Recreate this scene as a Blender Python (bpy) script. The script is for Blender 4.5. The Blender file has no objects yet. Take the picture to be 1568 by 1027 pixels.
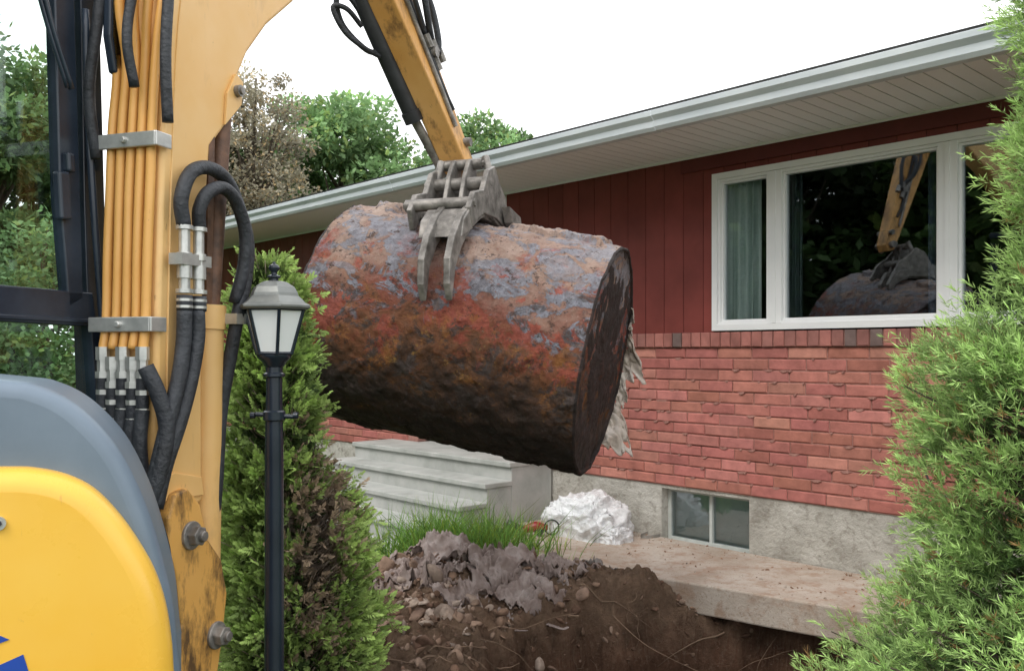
import bpy, bmesh, math, random
import numpy as np
from mathutils import Vector, Matrix, noise
random.seed(4); rng=np.random.default_rng(4)
scene=bpy.context.scene
# ------------------------------------------------------------------ materials
def newmat(name):
    m=bpy.data.materials.new(name); m.use_nodes=True; nt=m.node_tree
    b=nt.nodes['Principled BSDF']; return m,nt,b
def N(nt,t,**k):
    n=nt.nodes.new(t)
    for a,b in k.items(): setattr(n,a,b)
    return n
def objco(nt,scale=None,src='Object'):
    tc=N(nt,'ShaderNodeTexCoord')
    if scale is None: return tc.outputs[src]
    mp=N(nt,'ShaderNodeMapping'); mp.inputs['Scale'].default_value=scale
    nt.links.new(tc.outputs[src],mp.inputs['Vector']); return mp.outputs[0]
def noi(nt,co,scale,detail=6,rough=.6,dist=0):
    n=N(nt,'ShaderNodeTexNoise'); n.inputs['Scale'].default_value=scale; n.inputs['Detail'].default_value=detail
    n.inputs['Roughness'].default_value=rough; n.inputs['Distortion'].default_value=dist
    nt.links.new(co,n.inputs['Vector']); return n.outputs[0]
def ramp(nt,fac,stops,interp='LINEAR'):
    r=N(nt,'ShaderNodeValToRGB'); cr=r.color_ramp; cr.interpolation=interp
    while len(cr.elements)<len(stops): cr.elements.new(.5)
    for e,(p,c) in zip(cr.elements,stops):
        e.position=p; e.color=(c[0],c[1],c[2],1) if not isinstance(c,(int,float)) else (c,c,c,1)
    nt.links.new(fac,r.inputs[0]); return r.outputs[0]
def mixc(nt,fac,a,b,mode='MIX'):
    m=N(nt,'ShaderNodeMixRGB',blend_type=mode)
    for i,x in ((0,fac),(1,a),(2,b)):
        if hasattr(x,'links'): nt.links.new(x,m.inputs[i])
        elif isinstance(x,(int,float)): m.inputs[i].default_value=x if i==0 else (x,x,x,1)
        else: m.inputs[i].default_value=(x[0],x[1],x[2],1)
    return m.outputs[0]
def math_(nt,op,a,b=0,c=None):
    m=N(nt,'ShaderNodeMath',operation=op)
    for i,x in ((0,a),(1,b)) + (((2,c),) if c is not None else ()):
        if hasattr(x,'links'): nt.links.new(x,m.inputs[i])
        else: m.inputs[i].default_value=x
    return m.outputs[0]
def bump(nt,b,h,strength=.5,dist=.01):
    bp=N(nt,'ShaderNodeBump'); bp.inputs['Strength'].default_value=strength; bp.inputs['Distance'].default_value=dist
    nt.links.new(h,bp.inputs['Height']); nt.links.new(bp.outputs[0],b.inputs['Normal'])
def mat_noise(name,stops,scale=5,rough=.6,bs=.3,bd=.005,bscale=None,metal=0,detail=8,spec=None,stretch=None):
    m,nt,b=newmat(name); co=objco(nt,stretch)
    f=noi(nt,co,scale,detail); nt.links.new(ramp(nt,f,stops),b.inputs['Base Color'])
    b.inputs['Roughness'].default_value=rough; b.inputs['Metallic'].default_value=metal
    if spec is not None: b.inputs['Specular IOR Level'].default_value=spec
    if bs: bump(nt,b,noi(nt,co,bscale or scale*4,8),bs,bd)
    return m
def mat_attr(name,rough=.8,scale=12,lo=.7,hi=1.25,bs=.4,bd=.004,bscale=60,transl=0,spec=.3):
    m,nt,b=newmat(name); co=objco(nt)
    a=N(nt,'ShaderNodeAttribute',attribute_name='Col')
    f=ramp(nt,noi(nt,co,scale),[(.3,lo),(.7,hi)])
    c=mixc(nt,1.0,a.outputs['Color'],f,'MULTIPLY')
    nt.links.new(c,b.inputs['Base Color']); b.inputs['Roughness'].default_value=rough
    b.inputs['Specular IOR Level'].default_value=spec
    if bs: bump(nt,b,noi(nt,co,bscale,8),bs,bd)
    if transl:
        tr=N(nt,'ShaderNodeBsdfTranslucent'); nt.links.new(c,tr.inputs[0])
        mx=N(nt,'ShaderNodeMixShader'); mx.inputs[0].default_value=transl
        nt.links.new(b.outputs[0],mx.inputs[1]); nt.links.new(tr.outputs[0],mx.inputs[2])
        nt.links.new(mx.outputs[0],nt.nodes['Material Output'].inputs[0])
    return m
# ------------------------------------------------------------------ mesh helpers
def empty(name):
    e=bpy.data.objects.new(name,None); scene.collection.objects.link(e); e.empty_display_size=.2; return e
class MB:
    def __init__(s): s.v=[];s.f=[];s.m=[];s.c=[]
    def add(s,vs,fs,mat=0,col=(1,1,1)):
        o=len(s.v); s.v+=[tuple(v) for v in vs]
        for f in fs: s.f.append([i+o for i in f]); s.m.append(mat); s.c.append(col)
    def obj(s,name,mats,parent=None,smooth=False,bevel=0,seg=2,recalc=True,matrix=None):
        me=bpy.data.meshes.new(name); me.from_pydata(s.v,[],s.f)
        for m in mats: me.materials.append(m)
        me.polygons.foreach_set('material_index',s.m)
        at=me.attributes.new('Col','FLOAT_COLOR','FACE')
        at.data.foreach_set('color',np.array([[c[0],c[1],c[2],1] for c in s.c],dtype=np.float32).ravel())
        if recalc:
            bm=bmesh.new(); bm.from_mesh(me); bmesh.ops.recalc_face_normals(bm,faces=bm.faces); bm.to_mesh(me); bm.free()
        if smooth:
            me.polygons.foreach_set('use_smooth',[True]*len(me.polygons))
            if smooth=='auto':
                try: me.set_sharp_from_angle(angle=math.radians(38))
                except Exception: pass
        o=bpy.data.objects.new(name,me); scene.collection.objects.link(o)
        if parent: o.parent=parent
        if matrix is not None: o.matrix_world=matrix
        if bevel:
            b=o.modifiers.new('bevel','BEVEL'); b.width=bevel; b.segments=seg; b.limit_method='ANGLE'; b.angle_limit=math.radians(40)
            b.harden_normals=False
        return o
def box(mb,o,ax,ay,az,mat=0,col=(1,1,1)):
    o,ax,ay,az=map(Vector,(o,ax,ay,az))
    v=[o,o+ax,o+ax+ay,o+ay,o+az,o+ax+az,o+ax+ay+az,o+ay+az]
    mb.add(v,[(0,3,2,1),(4,5,6,7),(0,1,5,4),(1,2,6,5),(2,3,7,6),(3,0,4,7)],mat,col)
def prism(mb,pts,ext,mat=0,col=(1,1,1)):
    ext=Vector(ext); a=[Vector(p) for p in pts]; n=len(a)
    fs=[list(range(n))[::-1],list(range(n,2*n))]+[(i,(i+1)%n,n+(i+1)%n,n+i) for i in range(n)]
    mb.add(a+[p+ext for p in a],fs,mat,col)
def smoothpath(pts,k=6):
    p=[Vector(q) for q in pts]
    if len(p)<3: return p
    q=[p[0]*2-p[1]]+p+[p[-1]*2-p[-2]]; out=[]
    for i in range(1,len(q)-2):
        for j in range(k):
            t=j/k; a,b,c,d=q[i-1],q[i],q[i+1],q[i+2]
            out.append(.5*((2*b)+(c-a)*t+(2*a-5*b+4*c-d)*t*t+(3*b-a-3*c+d)*t**3))
    out.append(p[-1]); return out
def tube(mb,pts,r,n=12,mat=0,col=(1,1,1),smooth=True,k=6):
    p=smoothpath(pts,k) if smooth else [Vector(q) for q in pts]
    if not hasattr(r,'__len__'): rr=[r]*len(p)
    else: rr=[np.interp(i/(len(p)-1),np.linspace(0,1,len(r)),r) for i in range(len(p))]
    up=Vector((.13,.21,.97)); vs=[];fs=[]
    ref=None
    for i,c in enumerate(p):
        d=(p[min(i+1,len(p)-1)]-p[max(i-1,0)]).normalized()
        if ref is None:
            ref=d.cross(up)
            if ref.length<.1: ref=d.cross(Vector((1,0,0)))
        ref=(ref-d*ref.dot(d)).normalized(); b=d.cross(ref)
        for j in range(n):
            a=2*math.pi*j/n; vs.append(c+(ref*math.cos(a)+b*math.sin(a))*rr[i])
    for i in range(len(p)-1):
        for j in range(n):
            fs.append((i*n+j,i*n+(j+1)%n,(i+1)*n+(j+1)%n,(i+1)*n+j))
    fs.append(list(range(n))[::-1]); fs.append([(len(p)-1)*n+j for j in range(n)])
    mb.add(vs,fs,mat,col)
def lathe(mb,c,prof,n=24,mat=0,col=(1,1,1),rot=0):
    vs=[];fs=[];c=Vector(c)
    for r,z in prof:
        for j in range(n):
            a=2*math.pi*j/n+rot; vs.append(c+Vector((r*math.cos(a),r*math.sin(a),z)))
    for i in range(len(prof)-1):
        for j in range(n): fs.append((i*n+j,i*n+(j+1)%n,(i+1)*n+(j+1)%n,(i+1)*n+j))
    fs.append(list(range(n))[::-1]); fs.append([(len(prof)-1)*n+j for j in range(n)])
    mb.add(vs,fs,mat,col)
def npmesh(name,verts,faces,cols,mat,parent=None):
    me=bpy.data.meshes.new(name); V=len(verts);F=len(faces);k=faces.shape[1]
    me.vertices.add(V); me.vertices.foreach_set('co',verts.astype(np.float32).ravel())
    me.loops.add(F*k); me.loops.foreach_set('vertex_index',faces.astype(np.int32).ravel())
    me.polygons.add(F); me.polygons.foreach_set('loop_start',np.arange(0,F*k,k,dtype=np.int32))
    me.polygons.foreach_set('loop_total',np.full(F,k,dtype=np.int32))
    me.update(calc_edges=True)
    at=me.attributes.new('Col','FLOAT_COLOR','FACE')
    at.data.foreach_set('color',np.concatenate([cols,np.ones((F,1))],1).astype(np.float32).ravel())
    me.materials.append(mat)
    o=bpy.data.objects.new(name,me); scene.collection.objects.link(o)
    if parent: o.parent=parent
    return o
def unit(a): return a/np.maximum(np.linalg.norm(a,axis=1,keepdims=True),1e-9)
def leaves(c,d,L,W,s=None):
    n=len(c); d=unit(d)
    if s is None: s=rng.normal(size=(n,3))
    s=unit(s-d*(s*d).sum(1,keepdims=True))
    L=np.broadcast_to(np.asarray(L,float).reshape(-1,1),(n,1)); W=np.broadcast_to(np.asarray(W,float).reshape(-1,1),(n,1))
    v=np.stack([c,c+d*L*.45+s*W*.5,c+d*L,c+d*L*.45-s*W*.5],1).reshape(-1,3)
    f=np.arange(n*4).reshape(n,4); return v,f
# ------------------------------------------------------------------ world & light
w=bpy.data.worlds.new('World'); scene.world=w; w.use_nodes=True; nt=w.node_tree
bg=nt.nodes['Background']; sky=N(nt,'ShaderNodeTexSky',sky_type='NISHITA'); sky.sun_disc=False
SE,SR=math.radians(52),math.radians(215)
sky.sun_elevation=SE; sky.sun_rotation=SR; sky.air_density=1.5; sky.dust_density=4
tc=N(nt,'ShaderNodeTexCoord'); cl=ramp(nt,noi(nt,tc.outputs['Generated'],1.6,5),[(.25,(12.8,13.0,13.2)),(.75,(14.4,14.4,14.4))])
c=mixc(nt,.9,sky.outputs[0],cl); nt.links.new(c,bg.inputs[0]); bg.inputs[1].default_value=.15
sd=bpy.data.lights.new('sun','SUN'); sd.energy=1.5; sd.angle=math.radians(20); sd.color=(1,.96,.9)
so=bpy.data.objects.new('sun',sd); scene.collection.objects.link(so)
sdir=Vector((math.sin(SR)*math.cos(SE),math.cos(SR)*math.cos(SE),math.sin(SE)))
so.rotation_euler=sdir.to_track_quat('Z','Y').to_euler(); so.location=sdir*30
scene.view_settings.view_transform='Standard'; scene.view_settings.look='None'; scene.view_settings.exposure=0
# ------------------------------------------------------------------ camera
cd=bpy.data.cameras.new('camera'); cd.lens=31.2; cd.sensor_width=36; cd.clip_end=2000; cd.clip_start=.05; cd.shift_y=.0175
co=bpy.data.objects.new('camera',cd); scene.collection.objects.link(co); co.location=(0,0,1.5); co.rotation_euler=(math.radians(90),0,0)
scene.camera=co
# ------------------------------------------------------------------ HOUSE (s along wall, o outwards, z)
th=math.radians(43.0); A2=Vector((-math.sin(th),math.cos(th),0)); N2=Vector((-math.cos(th),-math.sin(th),0)); W0=Vector((1.596,6.86,0))
def W(s,o,z=0): return W0+A2*s+N2*o+Vector((0,0,z))
def hbox(mb,s0,s1,o0,o1,z0,z1,mat=0,col=(1,1,1)): box(mb,W(s0,o0,z0),A2*(s1-s0),N2*(o1-o0),Vector((0,0,z1-z0)),mat,col)
house=empty('brick_house')
m_white=mat_noise('white_paint',[(.3,(.76,.77,.78)),(.7,(.83,.83,.83))],3,.45,.05)
m_soffit=mat_noise('soffit_vinyl',[(.3,(.83,.84,.85)),(.7,(.88,.88,.89))],2,.5,.03)
m_gutter=mat_noise('gutter_metal',[(.3,(.56,.62,.66)),(.7,(.70,.75,.78))],2.5,.4,.04,stretch=(1,1,4))
m_brick=mat_attr('brick',.85,9,.75,1.18,.7,.005,45)
m_mortar=mat_noise('mortar',[(.3,(.26,.12,.10)),(.7,(.42,.22,.18))],14,.95,.8,.01,60)
m_siding=mat_attr('painted_siding',.5,3,.8,1.15,.12,.002,90)
def mk_found():
    m,nt,b=newmat('foundation_render'); co=objco(nt)
    f=noi(nt,co,3,8); base=ramp(nt,f,[(.3,(.34,.32,.28)),(.5,(.5,.48,.43)),(.7,(.62,.6,.55))])
    g=noi(nt,co,14,8,.7); base=mixc(nt,ramp(nt,g,[(.52,0.),(.62,.6)]),base,(.27,.24,.2))
    nt.links.new(base,b.inputs['Base Color']); b.inputs['Roughness'].default_value=.95
    bump(nt,b,noi(nt,co,22,10,.7),1,.03); return m
m_found=mk_found()
m_shingle=mat_noise('shingles',[(.3,(.06,.06,.06)),(.7,(.12,.115,.11))],20,.9,.6,.01)
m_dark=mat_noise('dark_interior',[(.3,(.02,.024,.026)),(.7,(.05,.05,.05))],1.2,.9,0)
S_END=9.0; S_R=-6.0
mb=MB()
def brick(s0,s1,z0,z1,of,col,dep=.05):
    c=.004+random.random()*.003; j=lambda:random.uniform(-.0025,.0025)
    v=[W(s0,of-dep,z0),W(s1,of-dep,z0),W(s1,of-dep,z1),W(s0,of-dep,z1),
       W(s0,of-c,z0),W(s1,of-c,z0),W(s1,of-c,z1),W(s0,of-c,z1),
       W(s0+c+abs(j()),of+j(),z0+c+abs(j())),W(s1-c-abs(j()),of+j(),z0+c+abs(j())),W(s1-c-abs(j()),of+j(),z1-c-abs(j())),W(s0+c+abs(j()),of+j(),z1-c-abs(j()))]
    fs=[(0,1,5,4),(1,2,6,5),(2,3,7,6),(3,0,4,7),(4,5,9,8),(5,6,10,9),(6,7,11,10),(7,4,8,11),(8,9,10,11)]
    mb.add(v,fs,0,col)
def bcol(dark=.02):
    r=random.random(); k=random.uniform(.86,1.12)
    if r<dark: b=(.27,.14,.12)
    elif r<.3: b=(.46,.19,.155)
    elif r<.5: b=(.385,.14,.112)
    else: b=(.42,.158,.13)
    return (b[0]*k,b[1]*k*random.uniform(.92,1.1),b[2]*k)
rows=13; rh=(1.545-.43)/rows; bw=.30
for i in range(rows):
    z=.43+i*rh; off=(.5 if i%2 else 0)*bw+random.uniform(-.03,.03)
    s=S_R-off
    while s<S_END:
        s1=min(s+bw,S_END)
        if not (s1>2.42 and s<3.85):
            brick(max(s,S_R)+.004,s1-.004,z+.005,z+rh-.004,random.uniform(-.003,.004) + (.006 if random.random()<.06 else 0),bcol())
        s+=bw
s=S_R
while s<S_END:
    if not (s+.09>2.42 and s<3.85):
        k=random.uniform(.8,1.1)
        c=(.40*k,.16*k,.135*k) if random.random()<.66 else ((.32*k,.14*k,.12*k) if random.random()<.7 else (.18,.125,.115))
        brick(s+.004,s+.086,1.549,1.662,.022+random.uniform(-.003,.003),c,.10)
    s+=.0905
mb.obj('brick_courses',[m_brick],house,recalc=True)
mb=MB()
for i in range(260):
    r_=random.randint(1,rows-1); s_=random.uniform(-4,2.3); z_=.43+r_*rh
    l=random.uniform(.02,.09); prism(mb,[W(s_,.0,z_+.006),W(s_+l*.4,.0,z_+.008),W(s_+l,.0,z_+.004),W(s_+l*.7,.0,z_-.008-random.random()*.008),W(s_+l*.3,.0,z_-.010)],N2*random.uniform(.004,.010))
mb.obj('mortar_drips',[m_mortar],house)
mb=MB()
for a,b in ((S_R,2.42),(3.85,S_END)):
    hbox(mb,a,b,-.12,-.009,.43,1.65)
hbox(mb,S_R,2.42,-.10,.008,1.553,1.657)
hbox(mb,3.85,S_END,-.10,.008,1.553,1.657)
mb.obj('mortar_backing',[m_mortar],house)
mb=MB()
hbox(mb,S_R,-.26,-.25,-.018,-.4,.432)
hbox(mb,.56,2.42,-.25,-.018,-.4,.432)
hbox(mb,3.85,S_END,-.25,-.018,-.4,.432)
hbox(mb,-.26,.56,-.25,-.018,-.4,-.03)
hbox(mb,-.26,.56,-.25,-.02,.400,.43)
mb.obj('foundation',[m_found],house)
def mk_glass(name,fac,tint,fres=True):
    m=bpy.data.materials.new(name); m.use_nodes=True; nt=m.node_tree; nt.nodes.remove(nt.nodes['Principled BSDF'])
    t=N(nt,'ShaderNodeBsdfTransparent'); t.inputs[0].default_value=(*tint,1)
    g=N(nt,'ShaderNodeBsdfGlossy'); g.inputs['Roughness'].default_value=.015; g.inputs[0].default_value=(.80,.86,.90,1)
    bp=N(nt,'ShaderNodeBump'); bp.inputs['Strength'].default_value=.03; bp.inputs['Distance'].default_value=.02
    nt.links.new(noi(nt,objco(nt),1.2,1),bp.inputs['Height']); nt.links.new(bp.outputs[0],g.inputs['Normal'])
    mx=N(nt,'ShaderNodeMixShader'); mx.inputs[0].default_value=fac
    if fres:
        fr=N(nt,'ShaderNodeFresnel'); fr.inputs[0].default_value=1.45
        f=math_(nt,'ADD',fr.outputs[0],fac); nt.links.new(f,mx.inputs[0])
    nt.links.new(t.outputs[0],mx.inputs[1]); nt.links.new(g.outputs[0],mx.inputs[2])
    nt.links.new(mx.outputs[0],nt.nodes['Material Output'].inputs[0]); return m
m_glass=mk_glass('window_glass',.085,(.95,.98,.98)); m_cabglass=mk_glass('cab_glass',.04,(.88,.94,.92),False)
mb=MB()
def frame(mb,s0,s1,z0,z1,wd,o0,o1,mat=0):
    hbox(mb,s0,s1,o0,o1,z1-wd,z1,mat); hbox(mb,s0,s1,o0,o1,z0,z0+wd,mat)
    hbox(mb,s0,s0+wd,o0,o1,z0+wd,z1-wd,mat); hbox(mb,s1-wd,s1,o0,o1,z0+wd,z1-wd,mat)
m_frameg=mat_noise('basement_frame',[(.3,(.42,.45,.42)),(.7,(.55,.57,.55))],8,.6,.1)
frame(mb,-.255,.555,-.03,.398,.028,-.15,-.10)
hbox(mb,.13,.155,-.15,-.105,-.002,.37)
hbox(mb,-.227,.13,-.135,-.13,-.002,.37,1); hbox(mb,.155,.527,-.125,-.12,-.002,.37,1)
hbox(mb,-.25,.55,-.19,-.18,-.02,.39,2)
m_bsm=mat_noise('basement_blind',[(.3,(.34,.42,.41)),(.7,(.52,.58,.56))],2,.8,0)
mb.obj('basement_window',[m_frameg,m_glass,m_bsm],house)
mb=MB()
ZS0,ZS1=1.664,3.05; WN0,WN1,WZ0,WZ1=-2.24,.045,1.675,2.885
s=2.42
def sid():
    k=random.uniform(.88,1.12); return (.195*k,.045*k,.038*k)
while s>S_R:
    s0=s-.19
    a,b=s0+.003,s-.003
    if b<=WN0 or a>=WN1: parts=[(a,b,ZS0,ZS1)]
    else:
        parts=[(a,b,WZ1,ZS1)]
        if a<WN0: parts.append((a,WN0,ZS0,WZ1))
        if b>WN1: parts.append((WN1,b,ZS0,WZ1))
    c=sid()
    for p in parts: hbox(mb,p[0],p[1],-.03,0,p[2],p[3],0,c)
    s=s0
s=3.85
while s<S_END: hbox(mb,s+.003,min(s+.187,S_END),-.03,0,ZS0,ZS1,0,sid()); s+=.19
for a,b,c,d in ((S_R,WN0,ZS0,ZS1),(WN1,2.42,ZS0,ZS1),(3.85,S_END,ZS0,ZS1),(WN0,WN1,WZ1,ZS1)):
    hbox(mb,a,b,-.08,-.006,c,d-.002,0,(.08,.015,.012))
hbox(mb,S_R,WN1+.3,.001,.018,2.935,3.045,0,(.13,.028,.026))
hbox(mb,2.36,2.42,-.9,-.09,.5,3.05,0,(.2,.03,.026)); hbox(mb,3.85,3.9,-.9,-.26,.5,3.05,0,(.2,.03,.026))
hbox(mb,2.3,3.95,-.98,-.9,.5,3.05,0,(.2,.03,.026))
mb.obj('siding',[m_siding],house,bevel=0)
mb=MB()
hbox(mb,S_END,S_END+.05,-8,0,-.4,3.05,0,(.4,.13,.1)); hbox(mb,S_R,S_END,-8.1,-8,-.4,3.05,0,(.4,.13,.1)); hbox(mb,S_R-.05,S_R,-8,0,-.4,3.05,0,(.4,.13,.1))
mb.obj('side_and_rear_walls',[m_brick],house)
mb=MB(); hbox(mb,2.6,3.6,-.9,-.86,.56,2.65,0); hbox(mb,2.68,3.52,-.86,-.84,.58,2.57,1); hbox(mb,2.8,3.4,-.84,-.83,1.6,2.4,2)
hbox(mb,2.44,2.52,-.88,-.02,2.86,3.04,0)
mb.obj('front_door',[m_white,mat_noise('door_paint',[(.3,(.12,.03,.02)),(.7,(.16,.04,.03))],4,.5),m_glass],house)
mb=MB(); s=S_R-.3
while s<S_END+.4:
    e=s+.105; hbox(mb,s+.004,e-.004,-.9 if 2.3<s<3.9 else -.01,.885,3.050,3.062); s=e
hbox(mb,S_R-.3,S_END+.4,-.9,.885,3.0615,3.10,1)
hbox(mb,S_R-.3,S_END+.4,.022,.04,3.035,3.0495)
mb.obj('soffit',[m_soffit,mat_noise('soffit_groove',[(.3,(.25,.25,.25)),(.7,(.35,.35,.35))],3,.8,0)],house)
mb=MB()
prof=[(.885,3.035),(.945,3.035),(.965,3.06),(.97,3.10),(1.0,3.13),(1.005,3.165),(.99,3.165),(.985,3.135),(.955,3.105),(.95,3.065),(.94,3.048),(.895,3.048),(.895,3.175),(.885,3.175)]
s=S_R-.3
while s<S_END+.4:
    e=min(s+3.1,S_END+.4)
    prism(mb,[W(s,o,z) for o,z in prof],A2*(e-s-.002)); 
    if e<S_END: prism(mb,[W(e-.03,o+.003*(1 if o>.93 else 0),z-.003) for o,z in prof[:6]]+[W(e-.03,.99,3.168),W(e-.03,.94,3.07),W(e-.03,.89,3.04)],A2*.06)
    s=e
mb.obj('gutter',[m_gutter],house,bevel=.003)
mb=MB()
prism(mb,[W(S_R-.35,.965,3.178),W(S_R-.35,-4.0,4.1),W(S_R-.35,-9,3.178),W(S_R-.35,-9,3.20),W(S_R-.35,-4.0,4.125),W(S_R-.35,.975,3.190)],A2*(S_END-S_R+.75))
mb.obj('roof',[m_shingle],house)
mb=MB()
for sx in (S_R-.02,S_END+.02): prism(mb,[W(sx,.8,3.07),W(sx,-4,4.08),W(sx,-8.9,3.07)],A2*.04)
mb.obj('gable_ends',[m_white],house)
mb=MB()
frame(mb,WN0,WN1,WZ0,WZ1,.045,-.09,.025)
frame(mb,WN0+.046,WN1-.046,WZ0+.046,WZ1-.046,.02,-.07,.006)
for a,b in ((-.545,-.425),(-1.765,-1.645)):
    hbox(mb,a,b,-.085,.012,WZ0+.047,WZ1-.047); hbox(mb,a+.045,b-.045,.012,.02,WZ0+.05,WZ1-.05)
for a,b in ((-.425,-.02),(-1.645,-.545),(-2.17,-1.765)):
    frame(mb,a+.001,b-.001,WZ0+.067,WZ1-.067,.016,-.06,-.012)
    hbox(mb,a+.01,b-.01,-.045,-.040,WZ0+.08,WZ1-.08,1)
mb.obj('picture_window',[m_white,m_glass],house,bevel=0)
mb=MB()
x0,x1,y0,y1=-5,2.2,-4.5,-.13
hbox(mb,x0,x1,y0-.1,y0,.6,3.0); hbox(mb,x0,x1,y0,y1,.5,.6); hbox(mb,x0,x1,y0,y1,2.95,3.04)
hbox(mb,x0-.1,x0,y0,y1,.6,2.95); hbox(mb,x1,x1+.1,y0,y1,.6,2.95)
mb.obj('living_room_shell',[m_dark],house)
m_curt=mat_noise('curtain',[(.3,(.42,.52,.48)),(.7,(.76,.82,.78))],3,.9,.1,stretch=(7,7,.5))
def curtain(name,s0,s1,o,mat):
    mb=MB(); n=90; vs=[];fs=[]
    for i in range(n+1):
        t=i/n; s=s0+(s1-s0)*t; d=.022*math.sin(t*38)+.010*math.sin(t*71+1)
        vs+= [W(s+.01*math.sin(t*50),o+d*1.25,1.5),W(s,o+d,2.93)]
    for i in range(n): fs.append((2*i,2*i+2,2*i+3,2*i+1))
    mb.add(vs,fs); return mb.obj(name,[mat],house,smooth=True,recalc=False)
curtain('curtain_a',-.30,.02,-.135,m_curt); curtain('curtain_b',-.62,-.50,-.16,mat_noise('curtain_dark',[(.3,(.05,.08,.09)),(.7,(.1,.13,.14))],3,.9,0))
curtain('curtain_c',-1.74,-1.52,-.16,mat_noise('curtain_blue',[(.3,(.05,.07,.11)),(.7,(.09,.12,.17))],3,.9,0))
mb=MB()
tube(mb,[W(-1.66,.03,.93),W(-1.60,.05,.95),W(-1.57,.05,.88),W(-1.58,.04,.74),W(-1.66,.04,.62),W(-1.80,.05,.60),W(-1.95,.04,.64)],.007,8)
hbox(mb,-1.70,-1.64,.002,.03,.91,.96)
mb.obj('wall_cable',[mat_noise('cable_black',[(.3,(.02,.02,.02)),(.7,(.05,.04,.04))],4,.6,0)],house)
# ------------------------------------------------------------------ stairs
m_conc=mat_noise('stair_concrete',[(.25,(.29,.30,.28)),(.5,(.41,.42,.40)),(.75,(.50,.50,.48))],4,.9,.4,.006,40)
mb=MB(); TZ=[.54,.38,.22,.06,-.10]; TO=[.54,.83,1.12,1.41,1.70]
for i,(z,o) in enumerate(zip(TZ,TO)):
    o0=-.9 if i==0 else TO[i-1]+.0
    hbox(mb,1.80,4.3,(0.004 if i==0 else o0-.028),o-.03,-.4,z-.045)
    hbox(mb,1.788,4.312,(0.004 if i==0 else o0-.03+.001),o,z-.045,z)
hbox(mb,2.43,3.84,-.9,0.0,.2,.538)
mb.obj('front_steps',[m_conc],None,bevel=.008)
# ------------------------------------------------------------------ slab
def mk_slab():
    m,nt,b=newmat('dirty_concrete'); co=objco(nt)
    base=ramp(nt,noi(nt,co,2.2,9,.65),[(.3,(.34,.27,.21)),(.5,(.46,.39,.33)),(.7,(.54,.49,.43))])
    base=mixc(nt,ramp(nt,noi(nt,co,7,9,.7),[(.48,0.),(.62,.7)]),base,(.33,.21,.14))
    base=mixc(nt,ramp(nt,noi(nt,co,50,5,.7),[(.56,0.),(.64,.5)]),base,(.19,.12,.08))
    nt.links.new(base,b.inputs['Base Color']); b.inputs['Roughness'].default_value=.95
    bump(nt,b,noi(nt,co,35,9,.7),.6,.012); return m
m_slab=mk_slab()
mb=MB()
sp=[W(-5.5,-.015),W(1.78,-.015),W(1.78,.75),Vector((.02,6.75,0)),Vector((.20,6.42,0)),Vector((.53,6.17,0)),Vector((.78,6.06,0)),Vector((1.0,5.93,0)),Vector((1.3,5.72,0)),Vector((1.6,5.49,0)),Vector((2.23,5.04,0)),Vector((3.5,4.15,0)),Vector((5.2,2.8,0))]
prism(mb,[Vector((p.x,p.y,-.2)) for p in sp],(0,0,.2))
mb.obj('concrete_walkway',[m_slab],None,bevel=.012)
mb=MB(); pts=[]
for i in range(13):
    a=math.pi*i/12; pts.append(W(.62-.07*math.cos(a)*.9,.0+.16*math.sin(a),.0))
for p,q in zip(pts[:-1],pts[1:]): box(mb,(p.x,p.y,-.05),q-p,(0.0,.006,0),(0,0,.075))
mb.obj('window_well',[mat_noise('galvanised',[(.3,(.25,.24,.22)),(.7,(.4,.38,.35))],10,.5,.1,metal=.5)],None)
# ------------------------------------------------------------------ terrain
def sst(a,b,x):
    t=min(1,max(0,(x-a)/(b-a))); return t*t*(3-2*t)
def hgt(x,y):
    if y>12 or x<-5 or x>6 or y<1.5: return -.12
    z=-.12-.12*sst(.6,1.1,x)
    P=Vector((x,y,0))-W0; o=P.dot(N2)
    z-=.25*(1-sst(-.1,.1,o))
    m=.22*math.exp(-((x+.35)/.50)**2-((y-5.98)/.36)**2)+.17*math.exp(-((x-.45)/.45)**2-((y-6.0)/.24)**2)+.14*math.exp(-((x+.75)/.45)**2-((y-5.5)/.6)**2)
    m+=.17*math.exp(-((x-.92)/.22)**2-((y-5.86)/.14)**2)
    z+=m
    n1=noise.fractal(Vector((x*1.7,y*1.7,3.1)),1.0,2.0,5); n2=noise.fractal(Vector((x*4.5,y*4.5,9.1)),1.0,2.0,4)
    e=((x-1.05)/1.34)**2+((y-4.72)/1.08)**2+.22*n1+.13*n2
    z-=1.5*(1-sst(.66,1.0,e))**1.0
    dirt=math.exp(-((x-.2)/2.0)**4-((y-5.2)/1.5)**4)
    n3=noise.fractal(Vector((x*9,y*9,4.3)),.7,2.0,4)
    z+=dirt*(.07*noise.fractal(Vector((x*5,y*5,1.3)),.9,2.0,5)+.035*abs(n3)+.04*noise.fractal(Vector((x*20,y*20,7.3)),.6,2.0,4))
    return z
xs=np.concatenate([[-900,-300,-100,-50,-25,-12,-8,-6,-5,-4,-3,-2.4],np.arange(-1.7,2.9,.016),[3.0,3.4,4,5,6,8,12,25,50,100,300,900]])
ys=np.concatenate([[-900,-300,-100,-40,-15,-6,-3,0,1.5,2.5,3.1],np.arange(3.6,7.5,.016),[7.9,8.3,9,10,12,16,25,50,100,300,900]])
nx,ny=len(xs),len(ys)
V=np.array([(x,y,hgt(x,y)) for y in ys for x in xs])
ii=np.arange(nx*ny).reshape(ny,nx)
F=np.stack([ii[:-1,:-1],ii[:-1,1:],ii[1:,1:],ii[1:,:-1]],-1).reshape(-1,4)
cx=V[F].mean(1)
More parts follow.
